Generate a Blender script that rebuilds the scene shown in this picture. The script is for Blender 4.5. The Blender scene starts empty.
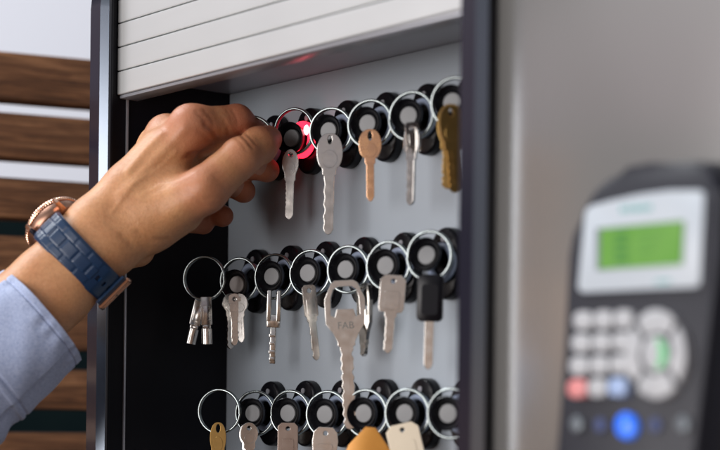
import bpy, bmesh, math, random
import numpy as np
from mathutils import Vector, Matrix
random.seed(7); np.random.seed(7)
S = bpy.context.scene
COL = S.collection
R_ = math.radians

# ------------------------------------------------------------------ camera
# World: X runs along the cabinet front, Y into the wall (back panel at y = 0), Z up, metres.
FP, XV, ROLL, YH, Z0 = 1850.0, -1150.0, 0.011, 428.0, 1.2
_a = math.atan2(360 - XV, FP)
_R = Vector((math.sin(_a), math.cos(_a), 0)); CF = Vector((-math.cos(_a), math.sin(_a), 0)); _U = Vector((0, 0, 1))
CR = _R * math.cos(ROLL) + _U * math.sin(ROLL)
CU = _U * math.cos(ROLL) - _R * math.sin(ROLL)
CAM = -(Z0 * (CF + CR * ((300 - 360) / FP) + CU * ((YH - 270) / FP)))
cd = bpy.data.cameras.new('camera'); cam = bpy.data.objects.new('camera', cd); COL.objects.link(cam)
cam.matrix_world = Matrix(((CR.x, CU.x, -CF.x, CAM.x), (CR.y, CU.y, -CF.y, CAM.y), (CR.z, CU.z, -CF.z, CAM.z), (0, 0, 0, 1)))
cd.sensor_width = 36; cd.lens = FP / 20.0; cd.shift_y = (YH - 225) / 720.0
cd.clip_start = 0.05; cd.clip_end = 60
cd.dof.use_dof = True; cd.dof.focus_distance = 1.19; cd.dof.aperture_fstop = 4.8
S.camera = cam

# ------------------------------------------------------------------ world, lamps, exposure
W = bpy.data.worlds.new("World"); S.world = W; W.use_nodes = True
nt = W.node_tree; nt.nodes.clear()
wo = nt.nodes.new('ShaderNodeOutputWorld'); bg = nt.nodes.new('ShaderNodeBackground')
tc = nt.nodes.new('ShaderNodeTexCoord'); sx = nt.nodes.new('ShaderNodeSeparateXYZ'); rp = nt.nodes.new('ShaderNodeValToRGB')
mp = nt.nodes.new('ShaderNodeMapRange'); mp.inputs[1].default_value = -1; mp.inputs[2].default_value = 1
nt.links.new(tc.outputs['Generated'], sx.inputs[0]); nt.links.new(sx.outputs[2], mp.inputs[0])
nt.links.new(mp.outputs[0], rp.inputs[0])
wn = nt.nodes.new('ShaderNodeTexNoise'); wn.inputs['Scale'].default_value = 4.5; wn.inputs['Detail'].default_value = 3
wr = nt.nodes.new('ShaderNodeMapRange'); wr.inputs[1].default_value = 0.38; wr.inputs[2].default_value = 0.62; wr.inputs[3].default_value = 0.35; wr.inputs[4].default_value = 1.75
wm = nt.nodes.new('ShaderNodeMixRGB'); wm.blend_type = 'MULTIPLY'; wm.inputs[0].default_value = 1
nt.links.new(tc.outputs['Generated'], wn.inputs['Vector']); nt.links.new(wn.outputs[0], wr.inputs[0])
nt.links.new(rp.outputs[0], wm.inputs[1]); nt.links.new(wr.outputs[0], wm.inputs[2]); nt.links.new(wm.outputs[0], bg.inputs[0]); nt.links.new(bg.outputs[0], wo.inputs[0])
cr = rp.color_ramp
cr.elements[0].position = 0.0; cr.elements[0].color = (0.10, 0.065, 0.045, 1)
cr.elements[1].position = 1.0; cr.elements[1].color = (0.66, 0.70, 0.76, 1)
for p_, c_ in ((0.485, (0.36, 0.24, 0.18)), (0.497, (0.85, 0.56, 0.42)), (0.526, (0.95, 0.63, 0.47)), (0.532, (0.29, 0.30, 0.32)), (0.588, (0.30, 0.32, 0.36)), (0.600, (0.62, 0.50, 0.58)), (0.68, (0.58, 0.58, 0.62))):
    e = cr.elements.new(p_); e.color = (*c_, 1)
bg.inputs[1].default_value = 0.60

def area(name, loc, target, sx_, sy_, power, col):
    l = bpy.data.lights.new(name, 'AREA'); l.shape = 'RECTANGLE'; l.size = sx_; l.size_y = sy_; l.energy = power; l.color = col
    o = bpy.data.objects.new(name, l); COL.objects.link(o); o.location = loc
    d = (Vector(target) - Vector(loc)).normalized(); o.rotation_euler = d.to_track_quat('-Z', 'Y').to_euler()
    return o
area('window_light', (0.05, -1.80, 0.10), (0.03, 0.0, 0.02), 1.7, 0.9, 37, (1.0, 0.96, 0.95))
area('ceiling_light', (-1.0, -0.75, 1.5), (-0.05, -0.1, 0.0), 0.8, 0.8, 32, (0.95, 0.97, 1.0))
area('wall_fill_light', (-2.2, 0.4, 1.5), (-2.1, 2.2, 0.8), 1.2, 1.2, 48, (0.90, 0.94, 1.0))  # added lamp aimed at the white back wall to make it bright
S.view_settings.view_transform = 'Standard'; S.view_settings.look = 'None'
S.view_settings.exposure = -0.12; S.view_settings.gamma = 1.0

# ------------------------------------------------------------------ helpers
def pt(px, py, Z):
    return CAM + Z * (CF + CR * ((px - 360) / FP) + CU * ((YH - py) / FP))
def at(px, py, d):
    r = CF + CR * ((px - 360) / FP) + CU * ((YH - py) / FP)
    return CAM + r * ((-d - CAM.y) / r.y)

def mat(name, col, rough=0.5, metal=0.0, noise=None, bump=None, spec=None, emit=None, sss=None, coat=0, aniso=None, rvar=None):
    m = bpy.data.materials.new(name); m.use_nodes = True
    n = m.node_tree.nodes; L = m.node_tree.links; b = n['Principled BSDF']
    b.inputs['Base Color'].default_value = (*col, 1); b.inputs['Roughness'].default_value = rough; b.inputs['Metallic'].default_value = metal
    if spec is not None: b.inputs['Specular IOR Level'].default_value = spec
    if coat: b.inputs['Coat Weight'].default_value = coat; b.inputs['Coat Roughness'].default_value = 0.08
    if emit: b.inputs['Emission Color'].default_value = (*emit[0], 1); b.inputs['Emission Strength'].default_value = emit[1]
    if sss: b.inputs['Subsurface Weight'].default_value = sss[0]; b.inputs['Subsurface Radius'].default_value = sss[1]; b.inputs['Subsurface Scale'].default_value = sss[2]
    t = n.new('ShaderNodeTexCoord')
    if noise:
        c2, scale, stretch = noise
        mpn = n.new('ShaderNodeMapping'); mpn.inputs['Scale'].default_value = stretch
        L.new(t.outputs['Object'], mpn.inputs[0])
        nz = n.new('ShaderNodeTexNoise'); nz.inputs['Scale'].default_value = scale; nz.inputs['Detail'].default_value = 6
        L.new(mpn.outputs[0], nz.inputs['Vector'])
        rr = n.new('ShaderNodeValToRGB'); rr.color_ramp.elements[0].position = 0.32; rr.color_ramp.elements[1].position = 0.68
        rr.color_ramp.elements[0].color = (*col, 1); rr.color_ramp.elements[1].color = (*c2, 1)
        L.new(nz.outputs[0], rr.inputs[0]); L.new(rr.outputs[0], b.inputs['Base Color'])
    if rvar:
        nz = n.new('ShaderNodeTexNoise'); nz.inputs['Scale'].default_value = rvar[0]; nz.inputs['Detail'].default_value = 5
        L.new(t.outputs['Object'], nz.inputs['Vector'])
        mr = n.new('ShaderNodeMapRange'); mr.inputs[3].default_value = rough - rvar[1]; mr.inputs[4].default_value = rough + rvar[1]
        L.new(nz.outputs[0], mr.inputs[0]); L.new(mr.outputs[0], b.inputs['Roughness'])
    if bump:
        scale, strength, stretch, dist = bump
        mpn = n.new('ShaderNodeMapping'); mpn.inputs['Scale'].default_value = stretch
        L.new(t.outputs['Object'], mpn.inputs[0])
        nz = n.new('ShaderNodeTexNoise'); nz.inputs['Scale'].default_value = scale; nz.inputs['Detail'].default_value = 6
        L.new(mpn.outputs[0], nz.inputs['Vector'])
        bp = n.new('ShaderNodeBump'); bp.inputs['Strength'].default_value = strength; bp.inputs['Distance'].default_value = dist
        L.new(nz.outputs[0], bp.inputs['Height']); L.new(bp.outputs[0], b.inputs['Normal'])
    return m

def mesh_obj(name, bm, m, parent=None, smooth=True, angle=35):
    me = bpy.data.meshes.new(name); bm.normal_update(); bm.to_mesh(me); bm.free()
    if m: me.materials.append(m)
    if smooth:
        for p in me.polygons: p.use_smooth = True
        me.set_sharp_from_angle(angle=R_(angle))
    o = bpy.data.objects.new(name, me); COL.objects.link(o)
    if parent: o.parent = parent
    return o
def thing(name, label, cat, loc=(0, 0, 0), rot=(0, 0, 0), group=None):
    o = bpy.data.objects.new(name, None); COL.objects.link(o); o.location = loc; o.rotation_euler = rot
    o.empty_display_size = 0.01
    tag(o, label, cat, group); return o
def tag(o, label, cat, group=None):
    o['label'] = label; o['category'] = cat
    if group: o['group'] = group
def struct(o): o['kind'] = 'structure'; return o

def add_box(bm, x0, x1, y0, y1, z0, z1, bev=0.0, seg=2):
    vs = [bm.verts.new((x, y, z)) for x in (x0, x1) for y in (y0, y1) for z in (z0, z1)]
    idx = [(0, 1, 3, 2), (4, 6, 7, 5), (0, 4, 5, 1), (2, 3, 7, 6), (0, 2, 6, 4), (1, 5, 7, 3)]
    fs = [bm.faces.new([vs[i] for i in f]) for f in idx]
    if bev:
        es = list({e for f in fs for e in f.edges})
        bmesh.ops.bevel(bm, geom=es, offset=bev, segments=seg, profile=0.5, affect='EDGES')
def add_prism(bm, pts, thick, mtx=Matrix(), bev=0.0, seg=2):
    """closed 2D outline (x,z) extruded from y=0 to y=-thick"""
    a = [bm.verts.new((x, 0, z)) for x, z in pts]; b = [bm.verts.new((x, -thick, z)) for x, z in pts]
    n = len(pts); fa = bm.faces.new(a[::-1]); fb = bm.faces.new(b)
    for i in range(n):
        bm.faces.new((a[i], a[(i + 1) % n], b[(i + 1) % n], b[i]))
    vs = a + b
    if bev:
        r = bmesh.ops.bevel(bm, geom=list(fb.edges), offset=bev, segments=seg, profile=0.5, affect='EDGES')
        vs = list({v for v in vs if v.is_valid} | set(r['verts']))
    bmesh.ops.transform(bm, matrix=mtx, verts=[v for v in vs if v.is_valid])
def add_lathe(bm, prof, seg=40, mtx=Matrix(), cap0=True, cap1=True, sx_=1.0, sz_=1.0):
    """profile of (radius, h) turned about the -Y axis: h goes out of the wall"""
    rings = []
    for r, h in prof:
        rings.append([bm.verts.new(mtx @ Vector((r * sx_ * math.cos(2 * math.pi * i / seg), -h, r * sz_ * math.sin(2 * math.pi * i / seg)))) for i in range(seg)])
    for k in range(len(rings) - 1):
        for i in range(seg):
            j = (i + 1) % seg
            bm.faces.new((rings[k][i], rings[k][j], rings[k + 1][j], rings[k + 1][i]))
    if cap0: bm.faces.new(rings[0][::-1])
    if cap1: bm.faces.new(rings[-1])
def sweep(bm, path, r, seg=10, closed=False, flat=1.0):
    n = len(path); rings = []
    prev = None
    for i, p in enumerate(path):
        p = Vector(p)
        q0 = Vector(path[(i - 1) % n] if (closed or i > 0) else path[i]); q1 = Vector(path[(i + 1) % n] if (closed or i < n - 1) else path[i])
        t = (q1 - q0).normalized()
        if prev is None:
            u = t.orthogonal().normalized()
        else:
            u = (prev - t * prev.dot(t)).normalized()
        prev = u; v = t.cross(u)
        rr = r[i] if isinstance(r, (list, tuple)) else r
        rings.append([bm.verts.new(p + rr * (u * math.cos(2 * math.pi * k / seg) + flat * v * math.sin(2 * math.pi * k / seg))) for k in range(seg)])
    m = n if closed else n - 1
    for i in range(m):
        a, b = rings[i], rings[(i + 1) % n]
        for k in range(seg):
            bm.faces.new((a[k], a[(k + 1) % seg], b[(k + 1) % seg], b[k]))
    if not closed:
        bm.faces.new(rings[0][::-1]); bm.faces.new(rings[-1])
def rrect(cx, cz, w, h, r, n=6):
    out = []
    for sx_, sz_, a0 in ((1, 1, 0), (-1, 1, 90), (-1, -1, 180), (1, -1, 270)):
        for k in range(n + 1):
            a = R_(a0 + 90 * k / n)
            out.append((cx + sx_ * (w / 2 - r) + r * math.cos(a), cz + sz_ * (h / 2 - r) + r * math.sin(a)))
    return out
def curve_mesh(loops, extrude, bevel=0.0):
    """2D loops (x,z) -> solid plate with real holes, in the XZ plane"""
    c = bpy.data.curves.new('tmp', 'CURVE'); c.dimensions = '2D'; c.fill_mode = 'BOTH'; c.extrude = extrude; c.bevel_depth = bevel; c.bevel_resolution = 1
    for lp in loops:
        s = c.splines.new('POLY'); s.points.add(len(lp) - 1)
        for i, (x, z) in enumerate(lp): s.points[i].co = (x, z, 0, 1)
        s.use_cyclic_u = True
    o = bpy.data.objects.new('tmp', c); COL.objects.link(o)
    dg = bpy.context.evaluated_depsgraph_get(); me = bpy.data.meshes.new_from_object(o.evaluated_get(dg))
    bpy.data.objects.remove(o); bpy.data.curves.remove(c)
    me.transform(Matrix.Rotation(R_(90), 4, 'X')); return me
def text_mesh(body, size, extrude):
    c = bpy.data.curves.new('tmp', 'FONT'); c.body = body; c.size = size; c.extrude = extrude; c.align_x = 'CENTER'; c.align_y = 'CENTER'
    o = bpy.data.objects.new('tmp', c); COL.objects.link(o)
    dg = bpy.context.evaluated_depsgraph_get(); me = bpy.data.meshes.new_from_object(o.evaluated_get(dg))
    bpy.data.objects.remove(o); bpy.data.curves.remove(c)
    me.transform(Matrix.Rotation(R_(90), 4, 'X')); return me
def link_mesh(name, me, m, parent=None, smooth=True, ang=17):
    me.name = name; me.materials.clear(); me.materials.append(m)
    if smooth:
        for p in me.polygons: p.use_smooth = True
        me.set_sharp_from_angle(angle=R_(ang))
    o = bpy.data.objects.new(name, me); COL.objects.link(o)
    if parent: o.parent = parent
    return o

# ------------------------------------------------------------------ materials
M = {}
M['panel'] = mat('back_panel_paint', (0.37, 0.42, 0.47), 0.36, 0.2, noise=((0.395, 0.445, 0.495), 9, (1, 1, 1)), bump=(900, 0.12, (1, 1, 1), 0.0004), rvar=(12, 0.05))
M['black'] = mat('black_powder_coat', (0.003, 0.003, 0.006), 0.5, 0.0, spec=0.2, bump=(1500, 0.15, (1, 1, 1), 0.0003))
M['cheek'] = mat('violet_lacquer', (0.012, 0.011, 0.021), 0.16, 0.1, coat=0.6, rvar=(20, 0.04))
M['chamfer'] = mat('bright_trim', (0.18, 0.21, 0.25), 0.2, 0.9)
M['shutter'] = mat('shutter_aluminium', (0.68, 0.70, 0.70), 0.30, 0.5, noise=((0.71, 0.725, 0.725), 6, (0.5, 6, 6)), bump=(500, 0.08, (0.05, 1, 1), 0.0004), rvar=(15, 0.06))
M['ceil'] = mat('brushed_ceiling', (0.42, 0.43, 0.47), 0.32, 0.5)
M['front'] = mat('satin_steel_front', (0.42, 0.415, 0.40), 0.17, 0.72, rvar=(5, 0.03), bump=(1200, 0.08, (1, 1, 1), 0.0003))
M['blkplastic'] = mat('black_plastic', (0.004, 0.004, 0.006), 0.28, 0.0, spec=0.3, rvar=(60, 0.08))
M['glow_off'] = mat('pale_blue_lens', (0.30, 0.36, 0.48), 0.25, 0.0, coat=0.4)
M['glow_red'] = mat('red_lit_lens', (0.7, 0.02, 0.05), 0.25, 0.0, emit=((1.0, 0.02, 0.05), 3.2))
M['disc'] = mat('grey_disc', (0.20, 0.205, 0.21), 0.5, 0.0, rvar=(80, 0.1))
M['discb'] = mat('brown_grey_disc', (0.17, 0.15, 0.14), 0.5, 0.1)
M['steel'] = mat('key_steel', (0.62, 0.60, 0.57), 0.22, 1.0, noise=((0.48, 0.46, 0.44), 180, (1, 1, 1)), bump=(150, 0.04, (1, 1, 1), 0.0003), rvar=(160, 0.08))
M['nickel'] = mat('pale_nickel', (0.72, 0.70, 0.66), 0.22, 1.0, noise=((0.62, 0.60, 0.56), 160, (1, 1, 1)), bump=(900, 0.12, (1, 1, 1), 0.0002), rvar=(140, 0.1))
M['ring'] = mat('ring_steel', (0.33, 0.37, 0.37), 0.24, 1.0, rvar=(60, 0.03))
M['brass'] = mat('brass', (0.50, 0.32, 0.11), 0.36, 0.9, noise=((0.40, 0.25, 0.08), 150, (1, 1, 1)), rvar=(140, 0.1))
M['copper'] = mat('copper', (0.72, 0.42, 0.26), 0.26, 1.0, noise=((0.66, 0.38, 0.2), 150, (1, 1, 1)), rvar=(140, 0.1))
M['amber'] = mat('amber_tag', (0.60, 0.25, 0.04), 0.4, 0.2, noise=((0.7, 0.32, 0.06), 60, (1, 1, 1)))
M['cream'] = mat('cream_metal', (0.72, 0.64, 0.50), 0.4, 0.5)

# ------------------------------------------------------------------ background
def plane_quad(name, p, m, thick=0.02):
    bm = bmesh.new(); vs = [bm.verts.new(q) for q in p]; f = bm.faces.new(vs)
    nrm = (p[1] - p[0]).cross(p[3] - p[0]).normalized()
    r = bmesh.ops.extrude_face_region(bm, geom=[f]); bmesh.ops.translate(bm, vec=nrm * thick, verts=[v for v in r['geom'] if isinstance(v, bmesh.types.BMVert)])
    bmesh.ops.recalc_face_normals(bm, faces=bm.faces)
    return mesh_obj(name, bm, m, smooth=False)
M['wall'] = mat('white_wall_paint', (0.72, 0.76, 0.84), 0.7, 0, bump=(60, 0.1, (1, 1, 1), 0.002))
M['teal'] = mat('dark_teal_paint', (0.002, 0.007, 0.009), 0.7, 0, spec=0.05, noise=((0.003, 0.009, 0.010), 20, (1, 1, 1)))
Zw = 2.6
wA, wB = pt(-300, 205, Zw), pt(420, 205, Zw)
dirw = (wB - wA).normalized(); dirw.z = 0; dirw.normalize(); zt = wA.z
def wq(z0, z1, off=0.0):
    a = Vector((wA.x, wA.y, z0)) - dirw * 1.5; L_ = 4.0; o = Vector((-dirw.y, dirw.x, 0)) * off
    return [a + o, a + dirw * L_ + o, a + dirw * L_ + Vector((0, 0, z1 - z0)) + o, a + Vector((0, 0, z1 - z0)) + o]
struct(plane_quad('wall', wq(zt, zt + 1.8), M['wall']))
struct(plane_quad('wall_dado', wq(zt - 1.6, zt - 0.001), M['teal']))

# slatted wooden screen
def wood():
    m = bpy.data.materials.new('weathered_wood'); m.use_nodes = True
    n = m.node_tree.nodes; L = m.node_tree.links; b = n['Principled BSDF']; b.inputs['Roughness'].default_value = 0.62
    t = n.new('ShaderNodeTexCoord'); mpn = n.new('ShaderNodeMapping'); mpn.inputs['Scale'].default_value = (1.2, 6, 16)
    L.new(t.outputs['Object'], mpn.inputs[0])
    a = n.new('ShaderNodeTexNoise'); a.inputs['Scale'].default_value = 9; a.inputs['Detail'].default_value = 9; a.inputs['Roughness'].default_value = 0.7; a.inputs['Distortion'].default_value = 0.6
    L.new(mpn.outputs[0], a.inputs['Vector'])
    r = n.new('ShaderNodeValToRGB'); e = r.color_ramp.elements
    e[0].position = 0.30; e[0].color = (0.042, 0.016, 0.007, 1); e[1].position = 0.74; e[1].color = (0.56, 0.28, 0.13, 1)
    k = e.new(0.5); k.color = (0.23, 0.100, 0.042, 1)
    L.new(a.outputs[0], r.inputs[0])
    mp2 = n.new('ShaderNodeMapping'); mp2.inputs['Scale'].default_value = (1.5, 30, 110); L.new(t.outputs['Object'], mp2.inputs[0])
    f = n.new('ShaderNodeTexNoise'); f.inputs['Scale'].default_value = 12; f.inputs['Detail'].default_value = 4; L.new(mp2.outputs[0], f.inputs['Vector'])
    mx = n.new('ShaderNodeMixRGB'); mx.blend_type = 'MULTIPLY'; mx.inputs[0].default_value = 0.85
    r2 = n.new('ShaderNodeValToRGB'); r2.color_ramp.elements[0].position = 0.35; r2.color_ramp.elements[0].color = (0.35, 0.33, 0.3, 1); r2.color_ramp.elements[1].position = 0.6; r2.color_ramp.elements[1].color = (1.1, 1.1, 1.1, 1)
    L.new(f.outputs[0], r2.inputs[0]); L.new(r.outputs[0], mx.inputs[1]); L.new(r2.outputs[0], mx.inputs[2]); L.new(mx.outputs[0], b.inputs['Base Color'])
    bp = n.new('ShaderNodeBump'); bp.inputs['Strength'].default_value = 0.5; bp.inputs['Distance'].default_value = 0.002
    L.new(f.outputs[0], bp.inputs['Height']); L.new(bp.outputs[0], b.inputs['Normal'])
    return m
M['wood'] = wood()
Zs = 1.45
o0 = pt(88, YH, Zs); sdir = (_R * math.cos(R_(24)) + CF * math.sin(R_(24))).normalized()
scr = bpy.data.objects.new('slatted_wooden_screen', None); COL.objects.link(scr); scr.location = (o0.x, o0.y, -0.32)
scr.rotation_euler = (0, 0, math.atan2(sdir.y, sdir.x)); scr.empty_display_size = .02
tag(scr, 'weathered brown wooden slats with gaps, behind the wrist and left of the key cabinet', 'slatted screen')
bm = bmesh.new()
def zpx(y): return pt(88, y, Zs).z + 0.32
for (ya, yb) in ((-60, -14), (59.5, 106), (119, 163.5), (182.5, 222), (240, 283), (306, 350), (370, 410), (433, 474), (496, 536)):
    if ya == -60: continue
    z1, z0 = zpx(ya), zpx(yb); dy = random.uniform(-.001, .001)
    add_box(bm, -0.62, 0.15, 0.0 + dy, 0.026 + dy, z0, z1, 0.0016, 2)
mesh_obj('slat_panel', bm, M['wood'], scr)
bm = bmesh.new(); add_box(bm, 0.10, 0.135, 0.0285, 0.06, 0.0, zpx(62), 0.001); mesh_obj('post', bm, M['wood'], scr)
bm = bmesh.new(); add_box(bm, -0.60, -0.56, 0.0285, 0.06, 0.0, zpx(62), 0.001); mesh_obj('post', bm, M['wood'], scr)

# ------------------------------------------------------------------ key cabinet
XL, XR, ZT, ZB = -0.081, 0.2613, 0.1245, -0.30
cab = thing('key_cabinet', 'open key cabinet with half raised silver roller shutter and black inside wall', 'key cabinet', (0.09, 0, ZB - .02))
def cobj(name, bm, m, parent=cab, **k):
    o = mesh_obj(name, bm, m, None, **k)
    o.parent = parent
    # vertices were written in world space
    base = Vector((0, 0, 0)); p = parent
    while p: base += p.location; p = p.parent
    o.data.transform(Matrix.Translation(-base)); return o
bm = bmesh.new(); add_box(bm, XL, XR + 0.0005, 0.0, 0.003, ZB, ZT, 0); cobj('back_panel', bm, M['panel'])
# cheeks: an extruded profile with a rounded upper front corner, chamfered trim towards +X
def cheek_profile(d0, dF, r=0.045, ztop=0.215):
    pts = [(d0, ZB)]; pts.append((dF, ZB))
    for k in range(9):
        a = R_(90 * k / 8); pts.append((dF - r + r * math.cos(a), ztop - r + r * math.sin(a)))
    pts.append((d0, ztop)); return pts
def cheek(name, x0, x1, ch=0.0050):
    bm = bmesh.new()
    secs = [(x0, 0.0), (x0, 0.0985), (x0 + 0.0012, 0.1)]
    def layer(x, dF):
        return [bm.verts.new((x, -d, z)) for d, z in cheek_profile(-0.012, dF, 0.045 - (0.1 - dF), 0.215 - (0.1 - dF))]
    ls = [layer(x0, 0.0985), layer(x0 + 0.0015, 0.1), layer(x1 - ch, 0.1), layer(x1, 0.1 - 0.0045), layer(x1, 0.09)]
    ls = ls[:4]
    mats = [0, 0, 1]
    n = len(ls[0])
    for k in range(3):
        for i in range(n):
            j = (i + 1) % n
            f = bm.faces.new((ls[k][i], ls[k][j], ls[k + 1][j], ls[k + 1][i])); f.material_index = 1 if (k == 2 and i not in (n - 1,)) else 0
    f = bm.faces.new(ls[0][::-1]); f = bm.faces.new(ls[-1]); f.material_index = 2
    bmesh.ops.recalc_face_normals(bm, faces=bm.faces)
    o = cobj(name, bm, M['cheek'], angle=20); o.data.materials.append(M['chamfer']); o.data.materials.append(M['black']); return o
cheek('side_cheek', XL - 0.0185, XL)
cheek('side_cheek', XR, XR + 0.0172)
# guide rail on the left inner wall
bm = bmesh.new(); add_box(bm, XL, XL + 0.0012, -0.0828, -0.0815, ZB, 0.111, 0); cobj('guide_rail', bm, M['ceil'])
bm = bmesh.new(); add_box(bm, XL, XL + 0.003, -0.0965, -0.0945, ZB, 0.2, 0.0005); cobj('guide_rail', bm, M['black'])
# ceiling, floor
bm = bmesh.new(); add_box(bm, XL, XR, -0.074, 0.003, ZT + .0004, ZT + 0.004, 0); cobj('ceiling_panel', bm, M['ceil'])
bm = bmesh.new(); add_box(bm, XL, XR, -0.0975, 0.003, ZB, ZB + 0.004, 0); cobj('floor_panel', bm, M['black'])
bm = bmesh.new(); add_box(bm, XL + .002, XR - .002, -0.0745, -0.0725, ZT - 0.0005, ZT + 0.012, 0.0004); cobj('ceiling_lip', bm, M['black'])
# roller shutter
sh = bpy.data.objects.new('roller_shutter', None); COL.objects.link(sh); sh.parent = cab; sh.empty_display_size = .01
SH = 0.0156; zb = 0.1130
for k in range(6):
    bm = bmesh.new(); z0 = zb + k * SH; prof = []
    nseg = 24
    for i in range(nseg + 1):
        t = i / nseg; z = z0 + 0.0003 + (0.5 - 0.5 * math.cos(math.pi * t)) * (SH - 0.0008)
        d = 0.0888 + 0.0011 * (1 - abs(2 * t - 1) ** 14)
        prof.append((d, z))
    prof = [(0.082, prof[0][1])] + prof + [(0.082, prof[-1][1])]
    a = [bm.verts.new((XL + 0.0008, -d, z)) for d, z in prof]; b = [bm.verts.new((XR - 0.0008, -d, z)) for d, z in prof]
    n = len(prof)
    for i in range(n):
        bm.faces.new((a[i], a[(i + 1) % n], b[(i + 1) % n], b[i]))
    bm.faces.new(a[::-1]); bm.faces.new(b); bmesh.ops.recalc_face_normals(bm, faces=bm.faces)
    cobj('slat', bm, M['shutter'], sh)
bm = bmesh.new(); add_box(bm, XL + 0.001, XR - 0.001, -0.0835, -0.0815, zb + .002, zb + 6 * SH, 0); cobj('shutter_backing', bm, M['black'], sh)
bm = bmesh.new(); add_box(bm, XL + 0.001, XR - 0.001, -0.0885, -0.0745, zb - 0.0022, zb, 0.0007); cobj('bottom_bar', bm, M['ceil'], sh)
# right front panel with its seam
PD = 0.0900
bm = bmesh.new(); add_box(bm, XR + 0.0174, 0.62, -PD, 0.0, ZB, 0.30, 0.0012); cobj('front_panel', bm, M['front'])

# ------------------------------------------------------------------ sockets
def stadium(w, h, n=14):
    r = w / 2; out = []
    for k in range(n + 1): a = math.pi * k / n; out.append((r * math.cos(a), h / 2 - r + r * math.sin(a)))
    for k in range(n + 1): a = math.pi + math.pi * k / n; out.append((r * math.cos(a), -(h / 2 - r) + r * math.sin(a)))
    return out
bm = bmesh.new(); add_prism(bm, stadium(0.0232, 0.0425), 0.0065, bev=0.002, seg=3)
add_lathe(bm, [(0.0108, 0.0064), (0.0111, 0.0078), (0.0104, 0.0082), (0.0078, 0.0082), (0.0076, 0.0070)], 40, cap0=False, cap1=True)
base_proto = mesh_obj('key_socket', bm, M['blkplastic'], angle=50); base_me = base_proto.data; bpy.data.objects.remove(base_proto)
bm = bmesh.new()
add_lathe(bm, [(0.0110, 0.0070), (0.0117, 0.0078), (0.0119, 0.0092), (0.0116, 0.0104), (0.0108, 0.0112), (0.0096, 0.0115), (0.0086, 0.0110), (0.0080, 0.0098), (0.0078, 0.0080)], 48, cap0=False, cap1=False)
lp = mesh_obj('light_ring', bm, M['glow_off'], angle=60); light_me = lp.data; bpy.data.objects.remove(lp)
light_red = light_me.copy(); light_red.materials.clear(); light_red.materials.append(M['glow_red'])
bm = bmesh.new(); add_lathe(bm, [(0.0018, 0.0065), (0.0018, 0.0072)], 16); sc_ = mesh_obj('screw', bm, M['ceil']); screw_me = sc_.data; bpy.data.objects.remove(sc_)

PITCH = 0.038
XC = {1: 0.0145, 2: -0.0050, 3: 0.0140}; ZR = {1: 0.0815, 2: -0.0052, 3: -0.0932}
def lc(o, off):   # local position under the cabinet
    o.location = Vector(off) - cab.location
for row, ks in ((1, range(-2, 7)), (2, range(-1, 7)), (3, range(-2, 7))):
    for k in ks:
        x = XC[row] + k * PITCH
        if x < XL + 0.02 or x > XR - 0.016: continue
        if row == 2 and k == -1: x += 0.0004
        s = bpy.data.objects.new('key_socket', base_me); COL.objects.link(s); s.parent = cab; lc(s, (x, -0.0003, ZR[row]))
        lit = (row == 1 and k == 0)
        g = bpy.data.objects.new('light_ring', light_red if lit else light_me); COL.objects.link(g); g.parent = s; g.location = (0.0012, 0, 0)
        if lit:
            g.scale = (1, 1.22, 1)
            bm = bmesh.new(); add_lathe(bm, [(0.0012, 0), (0.0022, 0.0012), (0.0016, 0.0022)], 20, Matrix.Translation((0.0092, -0.0108, 0.0048)), sx_=1.0, sz_=1.5)
            mesh_obj('lamp_core', bm, mat('hot_led', (1, .5, .5), 0.4, 0, emit=((1.0, 0.22, 0.26), 8.0)), g)
        if lit: s['label'] = 'socket glowing red around its key fob'
        q = bpy.data.objects.new('screw', screw_me); COL.objects.link(q); q.parent = s; q.location = (0, 0, 0.0145)

# ------------------------------------------------------------------ key fobs with rings and keys
FOBYAW = 24
def fob_meshes():
    bm = bmesh.new()
    add_lathe(bm, [(0.0055, -0.0095), (0.0060, -0.005), (0.0080, -0.0030), (0.0094, 0.0012), (0.0099, 0.0046), (0.0098, 0.0054), (0.0092, 0.0058), (0.0080, 0.0044), (0.0066, 0.0016), (0.0057, 0.0004)], 44)
    a = mesh_obj('fob_body', bm, M['blkplastic'], angle=45); ma = a.data; bpy.data.objects.remove(a)
    bm = bmesh.new(); add_lathe(bm, [(0.0056, 0.0002), (0.0056, 0.0018), (0.0052, 0.0023), (0.0030, 0.0025)], 36, cap0=False)
    b = mesh_obj('fob_disc', bm, M['disc'], angle=45); mb = b.data; bpy.data.objects.remove(b)
    return ma, mb
FOB, DISC = fob_meshes()
DISCB = DISC.copy(); DISCB.materials.clear(); DISCB.materials.append(M['discb'])
def ring_mesh(R=0.0141, w=0.00092):
    bm = bmesh.new(); path = []; N = 130
    for i in range(N):
        t = i / (N - 1); a = 2 * math.pi * 1.93 * t + 0.6
        h = (t - 0.5) * 0.0022
        h = 0.00075 * math.tanh((t - 0.5) * 9)
        path.append((R * math.cos(a), h, R * math.sin(a)))
    sweep(bm, path, w, 8)
    o = mesh_obj('split_ring', bm, M['ring'], angle=60); me = o.data; bpy.data.objects.remove(o); return me
RING = ring_mesh(); RING_S = ring_mesh(0.0048, 0.0006)

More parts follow.
